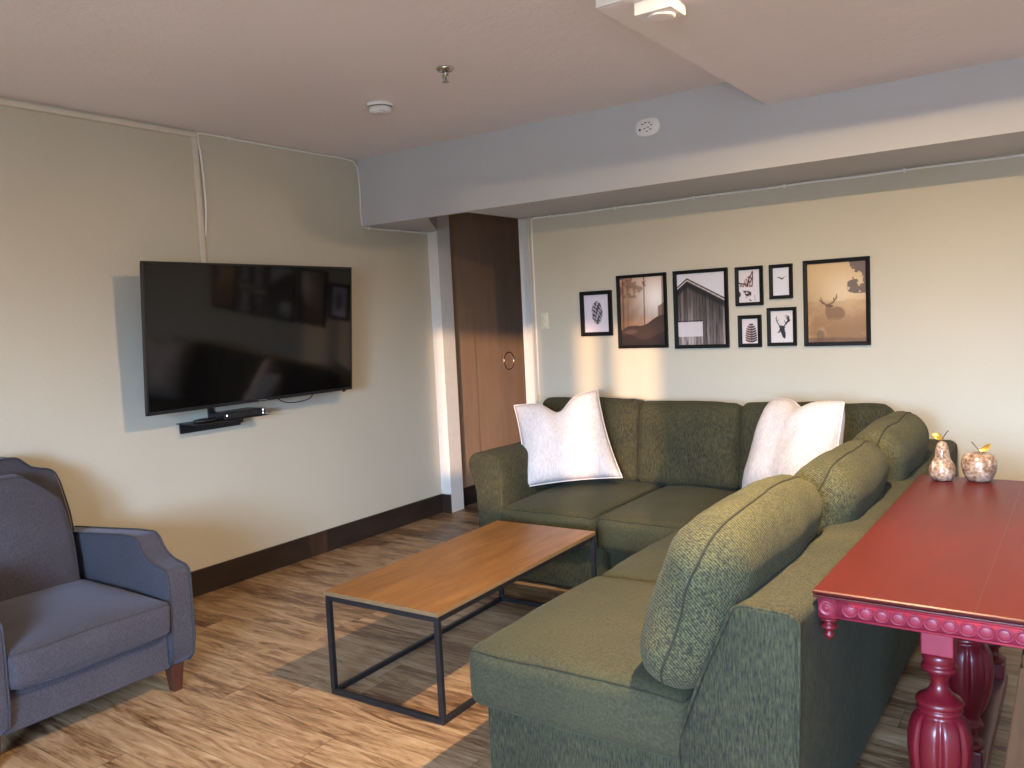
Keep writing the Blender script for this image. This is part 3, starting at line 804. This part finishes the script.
# ------------------------------------------------------------------ throw pillows
def pillow(name, label, TL, TR, BR, BL, thick, notch, seed, group, kk=.055, dd=.45, ex=4):
    TL, TR, BR, BL = map(Vector, (TL, TR, BR, BL))
    nrm = ((TR - BL).cross(TL - BR)).normalized()
    upv = ((TL + TR) / 2 - (BL + BR) / 2).normalized()
    n = 36; v = []; f = []
    def P(i, j, side):
        u, w = i / n, j / n; a, b_ = 2 * u - 1, 2 * w - 1
        # pull the edge middles in so that the corners stand out
        k = kk
        uu = .5 + .5 * a * (1 - k * 2 * (1 - b_ * b_)); ww = .5 + .5 * b_ * (1 - k * 1.4 * (1 - a * a))
        p = BL.lerp(BR, uu).lerp(TL.lerp(TR, uu), ww)
        p -= upv * notch * math.exp(-(a / .30) ** 2) * max(0., w) ** 4          # dent along the top
        prof_ = ((1 - abs(a) ** ex) * (1 - abs(b_) ** ex)) ** .5
        dent = 1 - dd * math.exp(-(a / .22) ** 2) * max(0, w - .35) * 1.5
        h_ = thick * prof_ * dent
        if 0 < i < n and 0 < j < n:
            q = p * 7; h_ += .020 * noise.noise(Vector((q.x + seed, q.y, q.z))) * prof_ + .005 * noise.noise(p * 24) * prof_
        return p + nrm * side * h_
    for side in (1, -1):
        st = len(v)
        for j in range(n + 1):
            for i in range(n + 1): v.append(P(i, j, side))
        for j in range(n):
            for i in range(n):
                q = (st + j * (n + 1) + i, st + j * (n + 1) + i + 1, st + (j + 1) * (n + 1) + i + 1, st + (j + 1) * (n + 1) + i)
                f.append(q if side > 0 else q[::-1])
    # weld the rims
    m = {}; rem = []; vv = []
    for p in v:
        key = (round(p.x, 5), round(p.y, 5), round(p.z, 5))
        if key not in m: m[key] = len(vv); vv.append(p)
        rem.append(m[key])
    f = [tuple(rem[i] for i in q) for q in f]
    c = (BL + BR) / 2
    t = thing(name, label, 'pillow', c, group)
    o = obj('cover', vv, f, M['cream'], t)
    rim = [P(i, 0, 0) for i in range(n)] + [P(n, j, 0) for j in range(n)] + [P(n - i, n, 0) for i in range(n)] + [P(0, n - j, 0) for j in range(n)]
    G().tube(rim, .0045, 6, closed=True).build('seam', M['cream'], t)
    return t
pillow('throw_pillow', 'white square throw pillow leaning on the rolled left sofa arm', (1.30, 4.13, .965), (1.74, 4.39, 1.045), (1.93, 4.31, .53), (1.45, 3.98, .50), .085, .085, 1, 'white throw pillows', .035, .5)
pillow('throw_pillow', 'white square throw pillow in the corner of the sofa', (2.80, 4.42, 1.005), (3.225, 4.15, 1.02), (3.20, 3.93, .53), (2.69, 4.20, .53), .12, .05, 5, 'white throw pillows', .0, .12, 3)

# ------------------------------------------------------------------ coffee table
t = thing('coffee_table', 'low rectangular coffee table with honey wood top and black metal frame', 'table', (1.94, 2.86, 0))
CX0, CX1, CY0, CY1, CZ = 1.652, 2.236, 2.238, 3.490, .432
g = G(); g.box(CX0, CX1, CY0, CY1, CZ - .018, CZ); g.build('tabletop', M['oak'], t, smooth=False, bevel=.0015)
g = G(); g.box(CX0 - .0008, CX1 + .0008, CY0 - .0008, CY1 + .0008, CZ - .0175, CZ - .002); g.build('edge_band', M['oak_edge'], t, smooth=False)
b_ = .021
g = G()
for z0 in (CZ - .018 - b_, 0.0):
    nm = 'top_rail' if z0 > .1 else 'bottom_rail'
    for (a0, a1, c0, c1) in ((CX0, CX1, CY0, CY0 + b_), (CX0, CX1, CY1 - b_, CY1), (CX0, CX0 + b_, CY0 + b_, CY1 - b_), (CX1 - b_, CX1, CY0 + b_, CY1 - b_)):
        G().box(a0 + .001, a1 - .001, c0 + .001, c1 - .001, z0, z0 + b_).build(nm, M['black_metal'], t, smooth=False, bevel=.0015)
for x in (CX0, CX1 - b_):
    for y in (CY0, CY1 - b_):
        G().box(x, x + b_, y, y + b_, b_, CZ - .018 - b_).build('leg', M['black_metal'], t, smooth=False, bevel=.0015)

t.rotation_euler = (0, 0, math.radians(1.7)); t.location.x -= .020

# ------------------------------------------------------------------ red table
t = thing('console_table', 'red painted table with carved edge and bulbous turned legs behind the sofa', 'table', (4.2, 2.93, 0))
RX0, RX1, RY0, RY1, RZ = 3.623, 4.80, 2.125, 3.745, .770
def slab(g, x0, x1, y0, y1, prof_):
    """prof_: [(outset, z)] a moulded edge all round"""
    v = []
    for (o_, z) in prof_: v += [(x0 - o_, y0 - o_, z), (x1 + o_, y0 - o_, z), (x1 + o_, y1 + o_, z), (x0 - o_, y1 + o_, z)]
    n = len(prof_); f = []
    for i in range(n - 1):
        for k in range(4): f.append((i * 4 + k, i * 4 + (k + 1) % 4, (i + 1) * 4 + (k + 1) % 4, (i + 1) * 4 + k))
    f.append((3, 2, 1, 0)); f.append(tuple(range((n - 1) * 4, n * 4))); g.add(v, f)
g = G()
slab(g, RX0, RX1, RY0, RY1, [(-.02, RZ - .022), (-.004, RZ - .021), (.003, RZ - .018), (.003, RZ - .013), (-.003, RZ - .011), (.004, RZ - .008), (.005, RZ - .003), (.001, RZ)])
g.build('tabletop', M['red_top'], t, smooth=False, bevel=.001)
for x in (3.985, 4.42):
    G().box(x - .0010, x + .0010, RY0 + .002, RY1 - .002, RZ - .001, RZ + .0004).build('leaf_seam', M['walnut'], t, smooth=False)
AX0, AX1, AY0, AY1, AZ0, AZ1 = 3.633, 4.79, 2.132, 3.735, .700, .750
def apron(x0, x1, y0, y1, axis):
    g = G(); g.box(x0, x1, y0, y1, AZ0, AZ1)
    L = (x1 - x0) if axis == 0 else (y1 - y0); n = int((L - .03) / .037)
    for z in (AZ0 + .003, AZ1 - .003):
        if axis == 0: g.tube([(x0, y0, z), (x1, y0, z)], .004, 6)
        else: g.tube([(x0, y0, z), (x0, y1, z)], .004, 6)
    for i in range(n):
        c = .015 + (i + .5) * (L - .03) / n
        # coin shaped bosses with a raised ring
        pr = [(.0172, 0), (.0172, -.003), (.0155, -.0032), (.0148, -.0006), (.0138, -.0008), (.0128, -.003), (.010, -.0042), (.001, -.0046)]
        k0 = len(g.v)
        if axis == 0: g.lathe(pr, (x0 + c, y0, (AZ0 + AZ1) / 2), 18, 'y')
        else: g.lathe(pr, (x0, y0 + c, (AZ0 + AZ1) / 2), 18, 'x')
        if True:
            g.v[k0:] = [(x if axis else x0 + c + (x - x0 - c) * 1.08, y if axis == 0 else y0 + c + (y - y0 - c) * 1.08, z) for x, y, z in g.v[k0:]]
    return g.build('apron', M['red_apron'], t)
apron(AX0 + .040, AX1 - .04, AY0, AY0 + .022, 0); apron(AX0, AX0 + .022, AY0 + .04, AY1 - .04, 1)
G().box(AX0 + .05, AX1 - .05, AY1 - .022, AY1, AZ0, AZ1).build('apron', M['red_leg'], t); G().box(AX1 - .022, AX1, AY0 + .05, AY1 - .05, AZ0, AZ1).build('apron', M['red_leg'], t)
for x in (AX0, AX1 - .05):
    for y in (AY0, AY1 - .05):
        g = G(); g.box(x - .003, x + .040, y - .003, y + .040, AZ0 - .002, AZ1)
        yy = y - .003
        g.lathe([(.020, 0), (.020, -.004), (.016, -.005), (.013, -.002), (.009, -.003), (.006, -.007), (.001, -.008)], (x + .0185, yy, (AZ0 + AZ1) / 2), 20, 'y')
        cb = g.build('corner_block', M['red_apron'], t)
        G().lathe([(.010, .0), (.023, -.003), (.024, -.008), (.012, -.013), (.011, -.018), (.021, -.023), (.021, -.029), (.010, -.035), (.008, -.041), (.013, -.047), (.011, -.054), (.004, -.062), (.001, -.066)], (x + .0185, y + .0185, AZ0 - .002), 20).build('drop_finial', M['red_leg'], cb)
def turned_leg(x, y):
    lobes = lambda a, h: 1.0 if not (.22 < h < .445) else 1 - .15 * math.exp(-((((a / (2 * math.pi) * 8 + .3) % 1) - .5) / .10) ** 2) * min(1, (h - .22) / .05, (.445 - h) / .04)
    pr = [(.050, .10), (.052, .112), (.040, .12), (.030, .135), (.030, .15), (.038, .16), (.048, .17), (.044, .182), (.034, .19),
          (.040, .205), (.052, .225), (.062, .25), (.069, .28), (.074, .31), (.077, .34), (.077, .365), (.073, .395), (.065, .42), (.054, .435), (.049, .440),
          (.052, .443), (.055, .449), (.050, .455), (.048, .457), (.054, .461), (.057, .468), (.053, .476), (.042, .483), (.031, .492), (.023, .503), (.019, .516), (.021, .530), (.027, .542),
          (.030, .547), (.040, .551), (.043, .558), (.040, .565), (.034, .568), (.038, .574), (.040, .585), (.037, .600)]
    g = G(); g.lathe(pr, (x, y, 0), 96, mod=lobes)
    lg = g.build('leg', M['red_leg'], t)
    G().box(x - .0375, x + .0375, y - .0375, y + .0375, .598, .748).build('leg_block', M['red_apron'], lg, smooth=False, bevel=.004)
    G().box(x - .050, x + .050, y - .050, y + .050, .045, .105).build('foot_block', M['red_leg'], lg, smooth=False, bevel=.006)
for x in (3.886, 4.53):
    for y in (2.290, 2.83, 3.56): turned_leg(x, y)
    G().prism(round_poly([(2.25, 0), (3.62, 0), (3.62, .03), (3.56, .048), (2.31, .048), (2.25, .03)], .01, 3), 0, x - .055, x + .055).build('foot_rail', M['red_leg'], t, bevel=.004)
    G().box(x - .03, x + .03, 2.36, 3.50, .705, .748).build('cross_bearer', M['red_leg'], t, smooth=False)

# fruit ornaments
def ornament(name, label, cat, prof_, c, stem, leaf, leafdir, dimple=False):
    t = thing(name, label, cat, c)
    G().lathe(prof_, c, 36, mod=lambda a, h: 1 + .012 * math.cos(3 * a + 1)).build('body', M['stone'], t)
    G().tube(smooth_path(stem, 5), .0022, 8).build('stem', M['bronze'], t)
    # leaf: a curled blade with thickness
    A, B = Vector(leaf[0]), Vector(leaf[1]); d = B - A; w = Vector(leafdir).normalized(); nrm = d.cross(w).normalized()
    n = 14; v = []; f = []
    for sd_ in (0, 1):
        for i in range(n + 1):
            t_ = i / n; hw = .0135 * math.sin(math.pi * t_) ** .75 + .0004
            for j in (-1, -.5, 0, .5, 1):
                v.append(A + d * t_ + w * hw * j + nrm * (.006 * math.sin(math.pi * t_) + .004 * j * j * math.sin(math.pi * t_) + sd_ * .0012))
    R5 = 5
    for sd_ in (0, 1):
        o_ = sd_ * (n + 1) * R5
        for i in range(n):
            for j in range(4):
                q = (o_ + i * R5 + j, o_ + i * R5 + j + 1, o_ + (i + 1) * R5 + j + 1, o_ + (i + 1) * R5 + j)
                f.append(q if sd_ else q[::-1])
    k = (n + 1) * R5
    for i in range(n):
        for j in (0, 4):
            f.append((i * R5 + j, (i + 1) * R5 + j, k + (i + 1) * R5 + j, k + i * R5 + j))
    obj('leaf', v, f, M['gold'], t)
    return t
px, py, pz = 3.712, 3.655, RZ
ornament('pear_ornament', 'mottled pearly pear ornament with gold leaf on the red table', 'ornament',
         [(.020, 0), (.036, .004), (.045, .018), (.049, .036), (.047, .055), (.040, .072), (.032, .085), (.028, .098), (.0255, .115), (.022, .135), (.017, .150), (.009, .157), (.002, .158)],
         (px, py, pz), [(px, py, pz + .154), (px + .004, py, pz + .172), (px + .018, py - .002, pz + .196), (px + .024, py - .002, pz + .202)],
         ((px + .001, py, pz + .164), (px - .036, py - .004, pz + .183)), (-.2, -.6, -.8))
ax_, ay_ = 3.838, 3.690
ornament('apple_ornament', 'mottled pearly apple ornament with gold leaf on the red table', 'ornament',
         [(.030, 0), (.040, .003), (.050, .015), (.059, .038), (.063, .062), (.062, .084), (.054, .103), (.040, .112), (.025, .111), (.012, .104), (.003, .100)],
         (ax_, ay_, pz), [(ax_, ay_, pz + .100), (ax_ - .001, ay_, pz + .120), (ax_ - .012, ay_, pz + .138), (ax_ - .026, ay_, pz + .156)],
         ((ax_, ay_, pz + .122), (ax_ + .040, ay_ - .004, pz + .150)), (.3, -.6, -.75))

# wooden stool pushed under the red table (one splayed leg shows at the right edge)
t = thing('wooden_stool', 'brown wooden stool under the red table, its leg at the right edge of the photo', 'stool', (4.24, 2.36, 0))
for sx in (-1, 1):
    for sy in (-1, 1):
        tx, ty, bx_, by_ = 4.24 + sx * .145, 2.36 + sy * .12, 4.24 + sx * .225, 2.36 + sy * .15
        w = .028; v = []
        for (cx_, cy_, z_) in ((bx_, by_, 0), (tx, ty, .62)):
            v += [(cx_ - w, cy_ - w * .7, z_), (cx_ + w, cy_ - w * .7, z_), (cx_ + w, cy_ + w * .7, z_), (cx_ - w, cy_ + w * .7, z_)]
        obj('leg', v, [(0, 3, 2, 1), (4, 5, 6, 7), (0, 1, 5, 4), (1, 2, 6, 5), (2, 3, 7, 6), (3, 0, 4, 7)], M['chair_wood'], t, smooth=False, bevel=.004)
    G().box(4.24 + sx * .19 - .012, 4.24 + sx * .19 + .012, 2.24, 2.48, .26, .30).build('stretcher', M['chair_wood'], t, smooth=False, bevel=.003)
for sy in (-1, 1):
    G().box(4.08, 4.40, 2.36 + sy * .128 - .012, 2.36 + sy * .128 + .012, .44, .475).build('stretcher', M['chair_wood'], t, smooth=False, bevel=.003)
G().box(4.07, 4.41, 2.215, 2.505, .62, .655).build('seat', M['chair_wood'], t, smooth=False, bevel=.008)

# ------------------------------------------------------------------ armchair
A = thing('armchair', 'charcoal fabric armchair with scalloped back and tapered wooden legs by the left wall', 'armchair', (.6, 1.58, 0))
YC = 1.575
G_base = G(); G_base.box(.14, 1.07, 1.245, 1.89, .115, .275); G_base.build('base', M['charcoal'], A, smooth=False, bevel=.012)
def arm(y0, y1):
    sp = [(.18, .115), (1.05, .115), (1.088, .15), (1.104, .22), (1.108, .47), (1.104, .515), (1.085, .534), (1.04, .542), (.995, .552), (.955, .572), (.925, .600), (.905, .632), (.875, .652), (.76, .648), (.18, .600)]
    pr = round_poly(sp, .012, 3)
    g = G(); g.prism(pr, 1, y0, y1, 4)
    o = g.build('arm', M['charcoal'], A, bevel=.012)
    for y in (y0, y1):
        G().tube([Vector((a, y, b2)) for a, b2 in pr[4:]], .0042, 6).build('piping', M['charcoal_welt'], o)
    return o
arm(1.885, 1.985); arm(1.150, 1.252)
# scalloped outer back
half = [(0, .985), (.13, .985), (.155, .978), (.178, .955), (.200, .932), (.235, .920), (.275, .912), (.302, .892), (.318, .84), (.338, .70), (.345, .5), (.345, .16)]
outl = [(YC + a, b2) for a, b2 in half] + [(YC - a, b2) for a, b2 in reversed(half)][:-1]
def backx(z, off): return .36 - (z - .3) * .16 + off
g = G(); pr = round_poly(outl, .015, 2); n = len(pr); v = []
for off in (0.0, -.13): v += [(backx(z, off), y, z) for y, z in pr]
f = [(i, (i + 1) % n, n + (i + 1) % n, n + i) for i in range(n)] + [tuple(range(n)), tuple(reversed(range(n, 2 * n)))]
g.add(v, f); ob = g.build('outer_back', M['charcoal'], A, bevel=.018)
G().tube([Vector((backx(z, .002), y, z)) for y, z in pr], .0042, 6, closed=True).build('piping', M['charcoal_welt'], ob)
# inner back cushion follows the scallop
def inner_shape(p):
    z = p.z; a = abs(p.y)
    top = .30 - .115 * max(0., min(1., (a - .10) / .14)) ** 1.2
    if z > 0: z = z * top / .30
    return Vector((p.x, p.y * (1 - .12 * max(0, z) / .3), z))
make_cushion('back_cushion', A, (.405, YC, .625), (.065, .272, .30), .055, (.055, .006, .006), 'charcoal', welts=((0, 1),), lean=-math.radians(9.5), lean_axis='Y', seed=31, wob=.006, wmat='charcoal_welt', extra=inner_shape)
make_cushion('seat_cushion', A, (.775, 1.569, .345), (.350, .311, .067), .03, (.010, .004, .048), 'charcoal', welts=((2, 1), (2, -1)), seed=32, wob=.006, wmat='charcoal_welt')
for (x, y) in ((1.03, 1.925), (1.03, 1.205), (.24, 1.93), (.24, 1.215)):
    dx = .03 if x > .6 else -.04
    g = G(); w0, w1 = .030, .019
    v = [(x - w1 + 0, y - w1, 0), (x + w1, y - w1, 0), (x + w1, y + w1, 0), (x - w1, y + w1, 0), (x - w0 - dx * 0, y - w0, .118), (x + w0, y - w0, .118), (x + w0, y + w0, .118), (x - w0, y + w0, .118)]
    g.add(v, [(0, 3, 2, 1), (4, 5, 6, 7), (0, 1, 5, 4), (1, 2, 6, 5), (2, 3, 7, 6), (3, 0, 4, 7)])
    g.build('leg', M['walnut'], A, smooth=False, bevel=.003)
